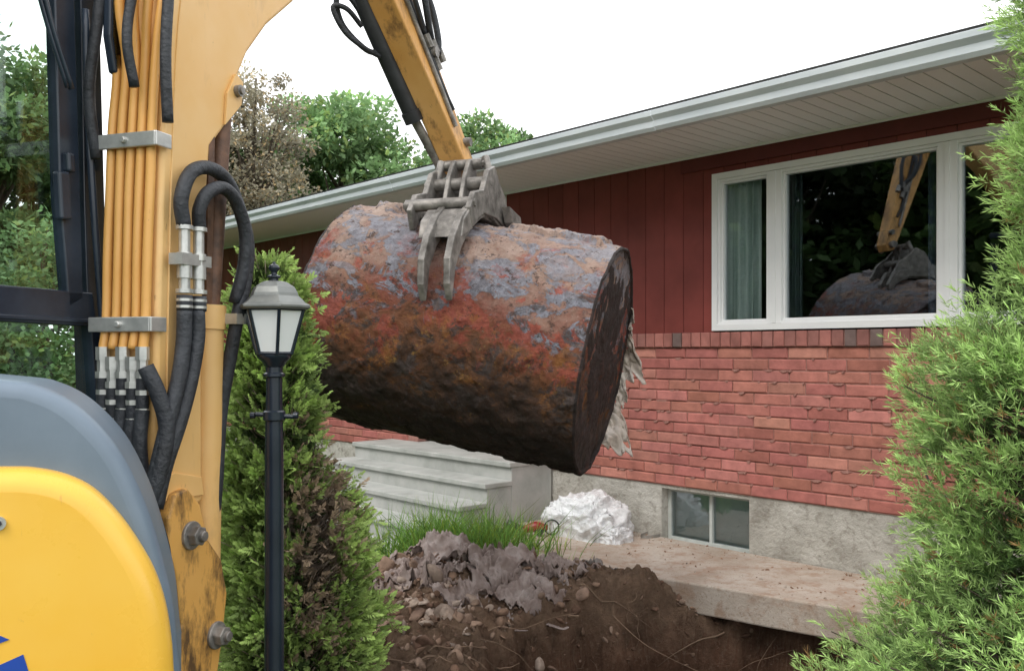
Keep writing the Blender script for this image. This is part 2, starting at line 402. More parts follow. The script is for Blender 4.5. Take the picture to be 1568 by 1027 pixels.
def mk_ground():
    m,nt,b=newmat('soil_and_lawn'); co=objco(nt)
    a=N(nt,'ShaderNodeAttribute',attribute_name='Col')
    f=ramp(nt,noi(nt,co,4,10,.78),[(.28,.4),(.5,.95),(.72,1.7)])
    c=mixc(nt,1.,a.outputs['Color'],f,'MULTIPLY')
    c=mixc(nt,ramp(nt,noi(nt,co,30,8,.75),[(.54,0.),(.66,.55)]),c,(.30,.21,.155))
    nt.links.new(c,b.inputs['Base Color']); b.inputs['Roughness'].default_value=1; b.inputs['Specular IOR Level'].default_value=.15
    bump(nt,b,noi(nt,co,45,10,.8),1.,.035); return m
m_ground=mk_ground()
d=np.exp(-((cx[:,0]-.3)/2.3)**6-((cx[:,1]-4.9)/2.0)**6)[:,None]
soil=np.array([.22,.145,.10]); deep=np.array([.15,.082,.054]); lawn=np.array([.06,.11,.03])
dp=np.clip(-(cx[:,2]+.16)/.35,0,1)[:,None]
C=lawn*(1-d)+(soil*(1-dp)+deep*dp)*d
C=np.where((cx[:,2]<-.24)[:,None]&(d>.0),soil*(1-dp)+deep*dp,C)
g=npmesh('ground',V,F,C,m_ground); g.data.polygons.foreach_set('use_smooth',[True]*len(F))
m_rub=mat_attr('rubble',.95,20,.7,1.3,.8,.006,90)
ico=bmesh.new(); bmesh.ops.create_icosphere(ico,subdivisions=2,radius=1); iv=np.array([v.co[:] for v in ico.verts]); iff=np.array([[v.index for v in f.verts] for f in ico.faces]); ico.free()
def rubble(name,n,region,smin,smax,pw,cols,zoff=.3,hf=None):
    vs=[];fs=[];cc=[];o=0; hf=hf or hgt
    for i in range(n):
        x,y=region()
        sz=smin+(smax-smin)*random.random()**pw
        R=np.array(Matrix.Rotation(random.random()*6.28,3,Vector((random.random()-.5,random.random()-.5,random.random()-.5+.01))))
        sc=np.array([random.uniform(.7,1.5),random.uniform(.7,1.2),random.uniform(.35,.7)])*sz
        q=iv.copy()
        for _ in range(6):
            nn=np.array([random.gauss(0,1) for _ in range(3)]); nn/=np.linalg.norm(nn); dd=random.uniform(.35,.75)
            pr=q@nn; q=q-np.maximum(pr-dd,0)[:,None]*nn
        q=q*sc; q=q@R.T
        vs.append(q+np.array([x,y,hf(x,y)+sz*zoff])); fs.append(iff+o); o+=len(iv)
        k=random.uniform(.7,1.2); c=np.array(random.choice(cols))*k; cc.append(np.repeat(c[None],len(iff),0))
    return npmesh(name,np.concatenate(vs),np.concatenate(fs),np.concatenate(cc),m_rub)
def reg1():
    while 1:
        x=random.gauss(-.55,.42); y=random.gauss(5.4,.42)
        if 4.2<y<6.25 and -1.5<x<.7: return x,y
rubble('rubble',620,reg1,.007,.08,4.5,[(.24,.16,.12),(.28,.19,.14),(.34,.26,.21),(.38,.30,.25),(.18,.11,.08)],.1)
def reg2():
    return random.uniform(-1.2,2.3),random.uniform(4.4,6.2)
rubble('soil_clods',3000,reg2,.005,.045,3,[(.21,.135,.095),(.16,.095,.065),(.26,.18,.135)],.1)
def reg3():
    s=random.uniform(-2.2,1.2); o=random.random()**1.3*.9; p=W(s,o); return p.x,p.y
rubble('grit',420,reg3,.003,.014,3,[(.25,.15,.1),(.35,.22,.15),(.45,.38,.32)],.25,lambda x,y:0)
mb=MB()
for i in range(190):
    x=random.uniform(-.5,2.3)
    yr=4.72+1.08*math.sqrt(max(0,.93-((x-1.05)/1.34)**2)); y=yr+random.uniform(-.30,.10)
    p=Vector((x,y,hgt(x,y)+.01)); pts=[p]; d=Vector((random.gauss(0,1.2),random.gauss(-.1,.4),random.gauss(-.1,.5)))*random.uniform(.015,.035)
    for j in range(random.randint(3,8)):
        d+=Vector((random.gauss(0,.02),random.gauss(0,.010),random.gauss(-.004,.015))); pn=p+d; h_=hgt(pn.x,pn.y)
        if h_<pn.z-.12: pn=Vector((pn.x,pn.y,pn.z-.01))
        pn.z=max(pn.z,h_+.003)
        if pn.z>p.z+.08: break
        p=pn; pts.append(p)
    if len(pts)<3: continue
    k=random.uniform(.4,1.1)
    tube(mb,pts,[random.choice([.0012,.0018,.0025,.003,.008]),.001],5,0,(.34*k,.23*k,.16*k),k=3)
mb.obj('tree_roots',[mat_attr('root_bark',.9)],None,smooth=True)
def cloth(name,cx,cy,wx,wy,seed,amp,col,th0=0.25):
    n=120; vs=[];fs=[];ok={}
    for j in range(n+1):
        for i in range(n+1):
            u=i/n*2-1; v=j/n*2-1; x=cx+u*wx; y=cy+v*wy
            q=Vector((x*4.4+seed,y*4.4,seed)); q+=Vector((noise.noise(q*.8),noise.noise(q*.8+Vector((3,3,3))),0))*.8
            r1=1-abs(noise.noise(q))*2.6; r2=1-abs(noise.noise(q*2.1+Vector((5,2,1))))*2.4; r3=1-abs(noise.noise(q*4.5+Vector((1,7,1))))*2.2
            ed=max(0,1-(u*u+v*v))**.5
            z=max(hgt(x,y),-.2)+.004+(amp*max(0,r1)**1.3*.6+amp*.42*max(0,r2)+amp*.13*r3)*(.35+.65*ed)
            x2=x+.07*noise.noise(q*1.5+Vector((9,9,9))); y2=y+.07*noise.noise(q*1.5+Vector((3,7,9)))
            vs.append((x2,y2,z)); ok[(i,j)]=(u*u+v*v+1.2*noise.fractal(Vector((u*2.2,v*2.2,seed)),.8,2,4))<.72
    for j in range(n):
        for i in range(n):
            if ok[(i,j)]: a=j*(n+1)+i; fs.append((a,a+1,a+n+2,a+n+1))
    mb=MB(); mb.add(vs,fs); o=mb.obj(name,[col],None,smooth=True,recalc=False)
    s=o.modifiers.new('sol','SOLIDIFY'); s.thickness=.004; return o
m_cloth=mat_noise('landscape_fabric',[(.3,(.16,.11,.09)),(.5,(.28,.22,.20)),(.7,(.40,.34,.32))],8,.85,.5,.008,50)
cloth('landscape_fabric',-.42,6.0,.62,.40,2.3,.13,m_cloth)
cloth('landscape_fabric',.42,6.30,.46,.24,7.9,.05,mat_noise('fabric_dark',[(.3,(.14,.12,.11)),(.7,(.28,.25,.23))],8,.85,.4,.01,30))
cloth('landscape_fabric',-.10,5.66,.46,.26,12.1,.08,m_cloth)
cloth('landscape_fabric',-.74,5.66,.34,.28,22.1,.07,m_cloth)
cloth('landscape_fabric',.25,5.95,.36,.18,31.1,.06,m_cloth)
# ------------------------------------------------------------------ plastic bag + tools
m,nt,b=newmat('clear_plastic'); b.inputs['Base Color'].default_value=(.93,.94,.96,1); b.inputs['Roughness'].default_value=.15; b.inputs['Alpha'].default_value=.82
bump(nt,b,noi(nt,objco(nt),11,3,.55,2.5),.7,.04); m_plastic=m
def bag(c0,a_,b_,h_,seed,mb):
    n1,n2=110,46; vs=[];fs=[]
    for j in range(n2+1):
        ph=j/n2*math.pi/2
        for i in range(n1):
            a=i/n1*2*math.pi; d=Vector((math.cos(a)*math.cos(ph),math.sin(a)*math.cos(ph),math.sin(ph)))
            q=d*1.9+Vector((seed,1,2)); q+=Vector((noise.noise(q*1.5),noise.noise(q*1.5+Vector((4,4,4))),noise.noise(q*1.5+Vector((8,1,4)))))*.7
            r=1+.18*noise.noise(q)+.10*(1-abs(noise.noise(q*1.7))*2.6)+.045*(1-abs(noise.noise(q*3.6))*2.4)+.015*(1-abs(noise.noise(q*8))*2.4)
            sq=lambda t:math.copysign(abs(t)**.6,t)
            vs.append(c0+A2*(sq(d.dot(A2))*a_*r)+N2*(sq(d.dot(N2))*b_*r)+Vector((0,0,h_*r*max(0,d.z)**.6)))
    for j in range(n2):
        for i in range(n1): fs.append((j*n1+i,j*n1+(i+1)%n1,(j+1)*n1+(i+1)%n1,(j+1)*n1+i))
    mb.add(vs,fs)
mb=MB(); bag(W(1.03,.36,0),.31,.24,.30,4,mb); bag(W(1.05,.36,.005),.26,.19,.25,8,mb); bag(W(.74,.40,0),.14,.13,.11,14,mb)
mb.obj('plastic_sheet_bundle',[m_plastic],None,smooth=True)
m_black=mat_noise('black_rubber',[(.3,(.012,.013,.016)),(.7,(.035,.037,.042))],9,.55,.15,.003,50)
m_red=mat_noise('red_plastic',[(.3,(.22,.015,.02)),(.7,(.32,.03,.03))],9,.4,0)
pt=empty('power_tool'); mb=MB(); c1=W(1.28,.72,0)
tube(mb,[c1+Vector((-.10,0,.05)),c1+Vector((.0,0,.075)),c1+Vector((.09,.02,.06))],[.03,.045,.03],12)
mb.obj('motor_body',[m_red],pt,smooth=True)
mb=MB()
tube(mb,[c1+Vector((.13+.06*math.cos(a),-.02,.075+.06*math.sin(a))) for a in np.linspace(0,6.28,14)],.006,8)
tube(mb,[c1+Vector((-.1,-.03,.03)),c1+Vector((-.2,-.1,.02)),c1+Vector((-.3,.02,.05)),c1+Vector((-.22,.1,.02)),c1+Vector((-.1,0,.03)),c1+Vector((-.25,-.08,.06)),c1+Vector((-.34,-.02,.02))],.010,8)
tube(mb,[c1+Vector((-.12,.02,.05)),c1+Vector((-.24,.02,.10))],.035,10); tube(mb,[c1+Vector((-.02,.0,.08)),c1+Vector((.05,-.02,.02))],.034,10); tube(mb,[c1+Vector((-.2,.0,.03)),c1+Vector((-.33,-.02,.04))],.03,10)
mb.obj('handle_and_cord',[m_black],pt,smooth=True)
# ------------------------------------------------------------------ foliage
m_leaf=mat_attr('leaves',.6,2,.8,1.2,0,transl=.4,spec=.3)
m_needle=mat_attr('conifer_needles',.6,6,.8,1.2,0,transl=.3,spec=.3)
m_bark=mat_noise('bark',[(.3,(.05,.04,.03)),(.7,(.14,.11,.08))],6,.95,.8,.02,stretch=(3,3,.6))
def tree(name,x,y,H,R,n,col,seed,zlow=.25,lsz=.2,clumps=60,sig=.42,dark=.35):
    r=np.random.default_rng(seed); e=empty(name); z0=-.12
    cz=H*(zlow+1)/2; hz=H*(1-zlow)/2
    dirs=unit(r.normal(size=(clumps,3))); rad=r.uniform(.25,1,(clumps,1))**.5
    cc=dirs*rad*np.array([R,R,hz])*r.uniform(.78,1.08,(clumps,1))+np.array([x,y,z0+cz])
    shade=r.uniform(.65,1.35,clumps)
    idx=r.integers(0,clumps,n); rs=r.uniform(.55,1.25,clumps)
    off=unit(r.normal(size=(n,3)))*(r.uniform(0,1,(n,1))**.45)*sig*1.9*rs[idx][:,None]*np.array([1,1,.62])
    P=cc[idx]+off
    d=unit(r.normal(size=(n,3))*.7+np.array([0,0,-.15])+unit(off)*.8)
    nrm=r.normal(size=(n,3))*.5+np.array([0,0,1.])
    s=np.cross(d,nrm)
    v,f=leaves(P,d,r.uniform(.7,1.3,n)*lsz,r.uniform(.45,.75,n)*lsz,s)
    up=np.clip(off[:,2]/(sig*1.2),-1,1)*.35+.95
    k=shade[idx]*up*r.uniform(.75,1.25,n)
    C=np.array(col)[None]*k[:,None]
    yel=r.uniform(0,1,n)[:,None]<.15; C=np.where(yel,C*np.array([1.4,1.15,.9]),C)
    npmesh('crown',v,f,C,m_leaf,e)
    mb=MB(); tr=max(.08,H*.02)
    tube(mb,[(x,y,z0-.1),(x+.1,y,z0+H*.3),(x-.05,y+.1,z0+H*.6),(x+.1,y,z0+H*.9)],[tr*1.2,tr*.9,tr*.5,tr*.12],9)
    for i in range(0,clumps,2):
        c=cc[i]; zb=max(z0+H*.15,c[2]-H*.22); b=(x+.03,y+.03,min(zb,z0+H*.8))
        mid=((b[0]+c[0])/2,(b[1]+c[1])/2,(b[2]+c[2])/2-.1)
        tube(mb,[b,mid,tuple(c)],[tr*.35,tr*.2,tr*.06],5,k=3)
    mb.obj('trunk_and_limbs',[m_bark],e,smooth=True)
G1=(.15,.235,.095); G2=(.21,.34,.15); G3=(.05,.09,.028); G4=(.08,.14,.04)
tree('deciduous_tree',-9.6,16.2,7.6,2.1,26000,G1,11,.1,.15,80,.36)
tree('deciduous_tree',-12.5,19,9.0,3,22000,G1,12,.1,.2,80,.5)
tree('maple_tree',-6.3,21.5,9.2,1.7,22000,(.40,.37,.28),13,.2,.10,150,.23)
tree('deciduous_tree',-5.3,27.5,9.9,2.7,30000,G2,14,.2,.2,85,.45)
tree('deciduous_tree',-1.2,31,10.1,2.3,20000,G2,15,.25,.22,60,.5)
tree('deciduous_tree',-3.0,33,9.6,2.3,18000,G2,16,.25,.22,60,.5)
tree('deciduous_tree',-8.2,23,8.0,2.4,20000,G1,17,.05,.2,70,.5)
tree('deciduous_tree',-7.2,13.6,4.0,1.8,16000,G2,18,.0,.11,60,.35)
tree('deciduous_tree',-9.6,12.6,3.6,1.6,12000,G2,19,.0,.11,50,.35)
for i,(x,y,h,r_) in enumerate([(-13,6.5,7.5,2.6),(-14,2.6,10,3.2),(-13,-1.2,8.0,2.7),(-15,-5,10,3.2),(-17,5,10.5,3.2),(-12.5,-8.5,9,2.8),(-11,9.5,6.0,2.0),(-16,0.5,10.5,3)]):
    tree('deciduous_tree',x,y,h,r_,9000,G3 if i%2 else G4,30+i,.02,.36,60,.62)
def clumped(r,x,y,prof,n,nc,sig,inner,seed):
    zs=np.array([p[0] for p in prof]); rs=np.array([p[1] for p in prof]); xo=np.array([p[2] if len(p)>2 else 0 for p in prof])
    def sz(k):
        zz=r.uniform(zs[0],zs[-1],k*6); acc=r.uniform(0,1,k*6)<np.interp(zz,zs,rs)/rs.max()+.06; return zz[acc][:k] if acc.sum()>=k else np.resize(zz[acc],k)
    z=sz(nc); a=r.uniform(0,2*math.pi,nc); R=np.interp(z,zs,rs)*r.uniform(.72,1.03,nc)
    lob=np.array([noise.noise(Vector((math.cos(q)*2.2,math.sin(q)*2.2,w_*3.4+seed))) for q,w_ in zip(a,z)])
    R=R*(1+.32*lob)
    cp=np.stack([x+np.interp(z,zs,xo)+R*np.cos(a),y+R*np.sin(a),z],1); co_=np.stack([np.cos(a),np.sin(a),np.zeros(nc)],1)
    cs=r.uniform(.7,1.35,nc); cb=r.normal(size=nc)*.14
    idx=r.integers(0,nc,n); off=r.normal(size=(n,3))*sig*cs[idx][:,None]*np.array([1,1,.8])
    C0=cp[idx]+off; out=co_[idx]
    lt=.58+((off*(out*.75+np.array([0,0,.6]))).sum(1)/sig)*.33+cb[idx]+.25*lob[idx]  # clump shading put into the leaf colour: lighter outward and up, darker where recessed
    D=unit(out*.7+np.array([0,0,.65])+off/sig*.42+r.normal(size=(n,3))*.2)
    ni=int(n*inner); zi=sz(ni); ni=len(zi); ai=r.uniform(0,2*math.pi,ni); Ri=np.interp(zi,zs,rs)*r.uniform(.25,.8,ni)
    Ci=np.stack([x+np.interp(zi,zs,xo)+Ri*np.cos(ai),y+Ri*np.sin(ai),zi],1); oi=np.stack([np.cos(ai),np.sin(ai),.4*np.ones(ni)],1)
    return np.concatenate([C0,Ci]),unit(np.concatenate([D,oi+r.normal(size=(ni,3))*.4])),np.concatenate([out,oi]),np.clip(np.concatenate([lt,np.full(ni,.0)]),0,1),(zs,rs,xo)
def thuja(name,x,y,prof,n,k,seed,nc,sig,brown=None,cols=((.42,.58,.17),(.075,.12,.04))):
    r=np.random.default_rng(seed); e=empty(name)
    C0,D,out,lt,(zs,rs,xo)=clumped(r,x,y,prof,n,nc,sig,.3,seed); n=len(C0)
    S=unit(np.cross(D,out+r.normal(size=(n,3))*.6)); sz=r.uniform(.6,1.25,n)*.055
    t=np.tile(np.linspace(0,1,k),(n,1)); side=np.where(np.arange(k)%2==0,1.,-1.)[None]*np.ones((n,1))
    base=C0[:,None,:]+D[:,None,:]*(t*sz[:,None])[...,None]
    ang=side*(1.0-.75*t)+r.normal(size=(n,k))*.15
    ed=D[:,None,:]*np.cos(ang)[...,None]+S[:,None,:]*np.sin(ang)[...,None]; ed[...,2]-=.12
    le=.021*(1.35-.7*t)*r.uniform(.75,1.2,(n,k))
    v,f=leaves(base.reshape(-1,3),ed.reshape(-1,3),le.ravel(),.0095*r.uniform(.7,1.2,n*k),np.repeat(S,k,0)+.3*r.normal(size=(n*k,3)))
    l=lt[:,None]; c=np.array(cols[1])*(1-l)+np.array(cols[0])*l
    if brown is not None:
        bz,br,bx,bw_=brown
        mk=np.exp(-((C0[:,2]-bz)/br)**2-((C0[:,0]-(x+bx))/bw_)**2); kill=r.uniform(0,1,n)<mk*.82
        mk=((r.uniform(0,1,n)<mk*1.1))[:,None]; c=np.where(mk,np.array([.28,.21,.15])*(.5+l),c)
    else: kill=np.zeros(n,bool)
    c=c*r.uniform(.75,1.25,(n,1)); cf=np.repeat(c,k,0); tt=t.reshape(-1)[:,None]; cf=cf*(.75+.45*tt)
    keep=~np.repeat(kill,k); v=v.reshape(-1,4,3)[keep].reshape(-1,3); cf=cf[keep]; f=np.arange(len(cf)*4).reshape(-1,4)
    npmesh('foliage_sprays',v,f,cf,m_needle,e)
    mb=MB(); tube(mb,[(x+xo[0],y,-.2),(x+xo[len(xo)//2],y,(zs[0]+zs[-1])/2),(x+xo[-1],y,zs[-1]-.1)],[.05,.035,.008],8)
    for i in range(0,min(n,2600),2):
        p=C0[i]; zc=p[2]-.14; xa=x+np.interp(zc,zs,xo); q=Vector((xa,y,max(-.1,zc)))
        tube(mb,[q,(Vector(p)+q)/2-Vector((0,0,.03)),tuple(p)],[.004,.003,.0013],4,k=2)
    mb.obj('trunk_and_twigs',[mat_noise('twig_bark',[(.3,(.16,.12,.09)),(.7,(.44,.36,.29))],20,.95,.3)],e,smooth=True)
thuja('arborvitae',-1.03,3.95,[(-.15,.27,.06),(.16,.30,.08),(.456,.295,.08),(.75,.265,.055),(1.04,.20,-.0),(1.33,.16,-.02),(1.62,.125,-.05),(1.8,.085,-.06),(1.88,.03,-.06)],13000,14,5,460,.032,brown=(.66,.38,.20,.10))
def needlebush(name,x,y,prof,n,k,seed,nc,sig):
    r=np.random.default_rng(seed); e=empty(name)
    C0,ax,out,lt,(zs,rs,xo)=clumped(r,x,y,prof,n,nc,sig,.3,seed); n=len(C0)
    t=np.tile(np.linspace(0,1,k),(n,1)); ln=r.uniform(.025,.065,n)
    base=C0[:,None,:]+ax[:,None,:]*(t*ln[:,None])[...,None]
    ed=ax[:,None,:]*(.5+.8*t[...,None])+r.normal(size=(n,k,3))*.45
    v,f=leaves(base.reshape(-1,3),ed.reshape(-1,3),r.uniform(.02,.042,n*k),.0038)
    l=lt[:,None]; c=np.array([.085,.155,.05])*(1-l)+np.array([.46,.66,.23])*l; c*=r.uniform(.75,1.3,(n,1))  # blends from painted shade green inside to lit green at the outer tufts
    br=(r.uniform(0,1,(n,1))<.03); c=np.where(br,np.array([.38,.23,.10]),c)
    cf=np.repeat(c,k,0)*(.7+.5*t.reshape(-1)[:,None])
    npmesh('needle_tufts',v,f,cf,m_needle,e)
    mb=MB(); tube(mb,[(x,y,-.2),(x+.02,y,1),(x,y,zs[-1]-.1)],[.07,.05,.01],8)
    for i in range(0,min(n,1800),2):
        p=Vector(C0[i]); q=Vector((x,y,max(-.1,p.z-.2)))
        tube(mb,[q,(p+q)/2-Vector((0,0,.05)),p],[.008,.005,.002],4,k=2)
    mb.obj('trunk_and_twigs',[m_bark],e,smooth=True)
needlebush('cypress_shrub',1.98,2.95,[(-.15,.92),(.45,.86),(.55,.78),(.68,.60),(.83,.53),(1.02,.51),(1.24,.52),(1.33,.57),(1.46,.58),(1.58,.44),(1.68,.31),(1.80,.23),(2.1,.22),(2.63,.23),(2.9,.18),(3.1,.06)],24000,16,9,1100,.045)
def grass(name,pts,hmin,hmax,wd,seed):
    r=np.random.default_rng(seed); n=len(pts); P=np.array(pts); L=r.uniform(hmin,hmax,n)*r.uniform(.5,1,n); d=unit(r.normal(size=(n,3))*.3+np.array([0,0,1.]))
    s=unit(np.cross(d,r.normal(size=(n,3)))); b=r.normal(size=(n,3))*.25*L[:,None]; b[:,2]=-abs(b[:,2])*.3
    w0=wd*r.uniform(.6,1.4,n)[:,None]
    m=P+d*L[:,None]*.55+b*.3; t=P+d*L[:,None]+b
    v=np.stack([P-s*w0,P+s*w0,m+s*w0*.8,m-s*w0*.8,t,t],1).reshape(-1,3)
    i=np.arange(n)[:,None]*6; f=np.concatenate([i+np.array([[0,1,2,3]]),i+np.array([[3,2,4,5]])],0)
    c=np.array([.15,.29,.06])*r.uniform(.5,1.5,(n,1))*np.where(r.uniform(0,1,(n,1))<.2,np.array([[1.7,1.2,.9]]),1); c=np.concatenate([c,c*1.2],0)
    npmesh(name,v,f,c,m_leaf)
pp=[]
for i in range(6400):
    x=random.gauss(-.38,.27); y=random.gauss(6.66,.20)
    P=Vector((x,y,0))-W0; s_,o_=P.dot(A2),P.dot(N2)
    if (s_>1.8 and o_<1.7) or noise.noise(Vector((x*4,y*4,2)))<-.12: continue
    pp.append((x,y,hgt(x,y)-.01))
grass('grass',pp,.22,.66,.004,3)
pp=[(random.uniform(-4,-.9),random.uniform(4.6,9),0) for i in range(9000)]
pp=[(x,y,hgt(x,y)-.01) for x,y,_ in pp if (Vector((x,y,0))-W0).dot(N2)>1.75]
grass('grass',pp,.04,.14,.004,4)
# ------------------------------------------------------------------ OIL TANK
def mk_tank():
    m,nt,b=newmat('rusted_tank_steel'); co=objco(nt)
    sx=N(nt,'ShaderNodeSeparateXYZ'); nt.links.new(co,sx.inputs[0])
    n1=noi(nt,co,2.6,12,.70,.4); n2=noi(nt,co,8,12,.75,.3); n3=noi(nt,co,26,10,.75)
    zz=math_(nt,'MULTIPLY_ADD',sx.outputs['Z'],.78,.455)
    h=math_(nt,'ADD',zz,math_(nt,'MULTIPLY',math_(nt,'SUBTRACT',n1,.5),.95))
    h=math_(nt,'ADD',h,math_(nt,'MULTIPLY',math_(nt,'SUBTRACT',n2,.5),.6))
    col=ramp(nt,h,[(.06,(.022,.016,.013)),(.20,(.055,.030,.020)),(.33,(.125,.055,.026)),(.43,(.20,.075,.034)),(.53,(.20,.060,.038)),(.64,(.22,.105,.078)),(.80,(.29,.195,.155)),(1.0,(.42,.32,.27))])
    n4=noi(nt,objco(nt,(1,1,1.5)),4.6,12,.70,.6)
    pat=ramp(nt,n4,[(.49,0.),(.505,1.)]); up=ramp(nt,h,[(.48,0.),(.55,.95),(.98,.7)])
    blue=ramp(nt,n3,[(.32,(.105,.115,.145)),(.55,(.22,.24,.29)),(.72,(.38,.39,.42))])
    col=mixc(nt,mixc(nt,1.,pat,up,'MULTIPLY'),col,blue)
    n8=noi(nt,objco(nt,(1,1,1.3)),4.8,10,.72,.5)
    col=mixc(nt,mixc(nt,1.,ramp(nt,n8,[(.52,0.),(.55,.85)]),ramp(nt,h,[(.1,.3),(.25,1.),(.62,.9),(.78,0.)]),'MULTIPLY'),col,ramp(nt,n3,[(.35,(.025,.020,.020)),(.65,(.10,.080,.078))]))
    n5=noi(nt,objco(nt,(1.1,1,1.2)),4.4,11,.70,.4)
    red=mixc(nt,1.,ramp(nt,n5,[(.53,0.),(.545,.9)]),ramp(nt,h,[(.34,0.),(.44,1.),(.70,1.),(.80,.1)]),'MULTIPLY')
    col=mixc(nt,red,col,ramp(nt,n3,[(.3,(.19,.035,.022)),(.7,(.37,.095,.06))]))
    n7=noi(nt,co,6,10,.75); orr=mixc(nt,1.,ramp(nt,n7,[(.54,0.),(.6,.8)]),ramp(nt,h,[(.2,0.),(.36,1.),(.6,.2)]),'MULTIPLY')
    col=mixc(nt,orr,col,(.31,.125,.03))
    n6=noi(nt,co,11,8,.75); och=mixc(nt,1.,ramp(nt,n6,[(.61,0.),(.65,.8)]),ramp(nt,h,[(.12,0.),(.3,1.),(.5,0.)]),'MULTIPLY')
    col=mixc(nt,och,col,(.38,.22,.05))
    col=mixc(nt,ramp(nt,noi(nt,co,15,9,.78),[(.56,0.),(.60,.8)]),col,(.055,.030,.023))
    col=mixc(nt,ramp(nt,noi(nt,co,60,5,.8),[(.58,0.),(.66,.65)]),col,(.04,.026,.021))
    col=mixc(nt,ramp(nt,noi(nt,co,50,5,.8),[(.65,0.),(.70,.6)]),col,(.46,.40,.36))
    a=math_(nt,'ABSOLUTE',sx.outputs['X'])
    endm=math_(nt,'GREATER_THAN',a,ENDX)
    ec=ramp(nt,n2,[(.35,(.014,.011,.011)),(.55,(.040,.027,.025)),(.70,(.13,.055,.04))])
    col=mixc(nt,endm,col,ec)
    nt.links.new(col,b.inputs['Base Color']); 
    nt.links.new(ramp(nt,n2,[(.35,.42),(.6,.88)]),b.inputs['Roughness']); b.inputs['Specular IOR Level'].default_value=.4
    hh=math_(nt,'ADD',math_(nt,'MULTIPLY',n3,.6),math_(nt,'ADD',math_(nt,'MULTIPLY',pat,.10),math_(nt,'MULTIPLY',n2,.9)))
    bump(nt,b,hh,.9,.03); return m
PR=Vector((.486,4.65,1.462)); PL=Vector((-.92,5.06,1.735)); Ax=(PR-PL); TL=Ax.length; Ax.normalize()
Bx=Vector((-Ax.y,Ax.x,0)).normalized(); Cx=Ax.cross(Bx)
TM=Matrix(((Ax.x,Bx.x,Cx.x,0),(Ax.y,Bx.y,Cx.y,0),(Ax.z,Bx.z,Cx.z,0),(0,0,0,1))); TM.translation=(PR+PL)/2
TR=.60; ENDX=TL/2-.004
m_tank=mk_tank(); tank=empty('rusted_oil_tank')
mb=MB(); nr,ns=230,330; vs=[];fs=[]
def trad(x,a):
    p=Vector((x,math.cos(a)*TR,math.sin(a)*TR))
    r=TR+.007*noise.fractal(p*2.5,1,2,3)+.0055*noise.fractal(p*12,.7,2,4)
    f=noise.noise(p*4+Vector((4,4,4)))+.4*noise.noise(p*13)
    r+=.005*(1 if f>.12 else 0)+.005*(1 if f>.35 else 0)
    f2=noise.noise(p*9+Vector((1,8,4)))+.5*noise.noise(p*24); r+=.004*(1 if f2>.22 else 0)
    k=(x-.40)/.26; t=(a-math.pi*.50)/.30; g_=1-k*k-t*t+.7*noise.noise(p*8)+.4*noise.noise(p*20)
    if g_>0: r+=.030*min(1,g_*6)+.010*noise.noise(p*26)
    k=(x+.58)/.11; t=(a-math.pi*.50)/.22; g_=1-k*k-t*t+.6*noise.noise(p*9)
    if g_>0: r+=.035*min(1,g_*3)+.02*noise.noise(p*25)
    return r
for i in range(nr+1):
    x=-TL/2+TL*i/nr
    for j in range(ns):
        a=2*math.pi*j/ns; r=trad(x,a)
        e_=.007*noise.noise(Vector((x*3,math.cos(a)*7,math.sin(a)*7)))
        vs.append((x+e_,r*math.cos(a),r*math.sin(a)))
for i in range(nr):
    for j in range(ns): fs.append((i*ns+j,i*ns+(j+1)%ns,(i+1)*ns+(j+1)%ns,(i+1)*ns+j))
mb.add(vs,fs)
for sg in (-1,1):
    rings=[(1.0,0),(.99,.008),(.975,.008),(.962,-.006)]+[(.94-.03*i,-.006+.0004*i) for i in range(31)]
    vs=[];fs=[]
    for rf,dx in rings:
        for j in range(ns):
            a=2*math.pi*j/ns; rr_=trad(sg*TL/2,a); r=(rr_*min(1,max(0,(rf-.9)/.1))+TR*(1-min(1,max(0,(rf-.9)/.1))))*rf
            nz=.014*noise.fractal(Vector((sg*3,r*math.cos(a)*7,r*math.sin(a)*7)),.8,2,5)*(1 if rf<.97 else .4)
            e_=.007*noise.noise(Vector((sg*TL/2*3,math.cos(a)*7,math.sin(a)*7)))*max(0,(rf-.9)/.1)
            vs.append((sg*(TL/2+dx+nz*(rf<1))+e_,r*math.cos(a),r*math.sin(a)))
    for i in range(len(rings)-1):
        for j in range(ns): fs.append((i*ns+j,i*ns+(j+1)%ns,(i+1)*ns+(j+1)%ns,(i+1)*ns+j))
    fs.append([(len(rings)-1)*ns+j for j in range(ns)]); mb.add(vs,fs)
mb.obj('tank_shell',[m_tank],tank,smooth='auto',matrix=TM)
mb=MB(); n=150; q=24; vs=[];fs=[]
key_a=[0,.07,.14,.22,.30,.36,.44,.50,.58,.66,.74,.80,.88,1.0]; key_w=[.02,.08,.05,.06,.16,.19,.11,.07,.11,.08,.14,.20,.17,.04]
for i in range(n+1):
    f_=i/n; a=math.radians(36-84*f_)
    wd=np.interp(f_,key_a,key_w)*(1+.35*noise.noise(Vector((i*.16,5,3))))+.012*noise.noise(Vector((i*.6,5,3)))
    for j in range(q+1):
        t=j/q; x=TL/2-.03+t*wd*.9
        r=TR+.016+.045*noise.noise(Vector((i*.07,t*2.2,1)))*t+.014*(1-abs(noise.noise(Vector((i*.13,t*3.5,8))))*3)
        z=r*math.sin(a)-t*t*wd*.9+.02*noise.noise(Vector((i*.2,t*4,3)))*t
        vs.append((x+.02*noise.noise(Vector((i*.15,t*4,6))),r*math.cos(a)+.02*noise.noise(Vector((i*.15,t*4,16))),z))
for i in range(n):
    for j in range(q):
        if noise.noise(Vector((i*.13,j*.18,11)))>-.5: b0=i*(q+1)+j; fs.append((b0,b0+1,b0+q+2,b0+q+1))
mb.add(vs,fs)
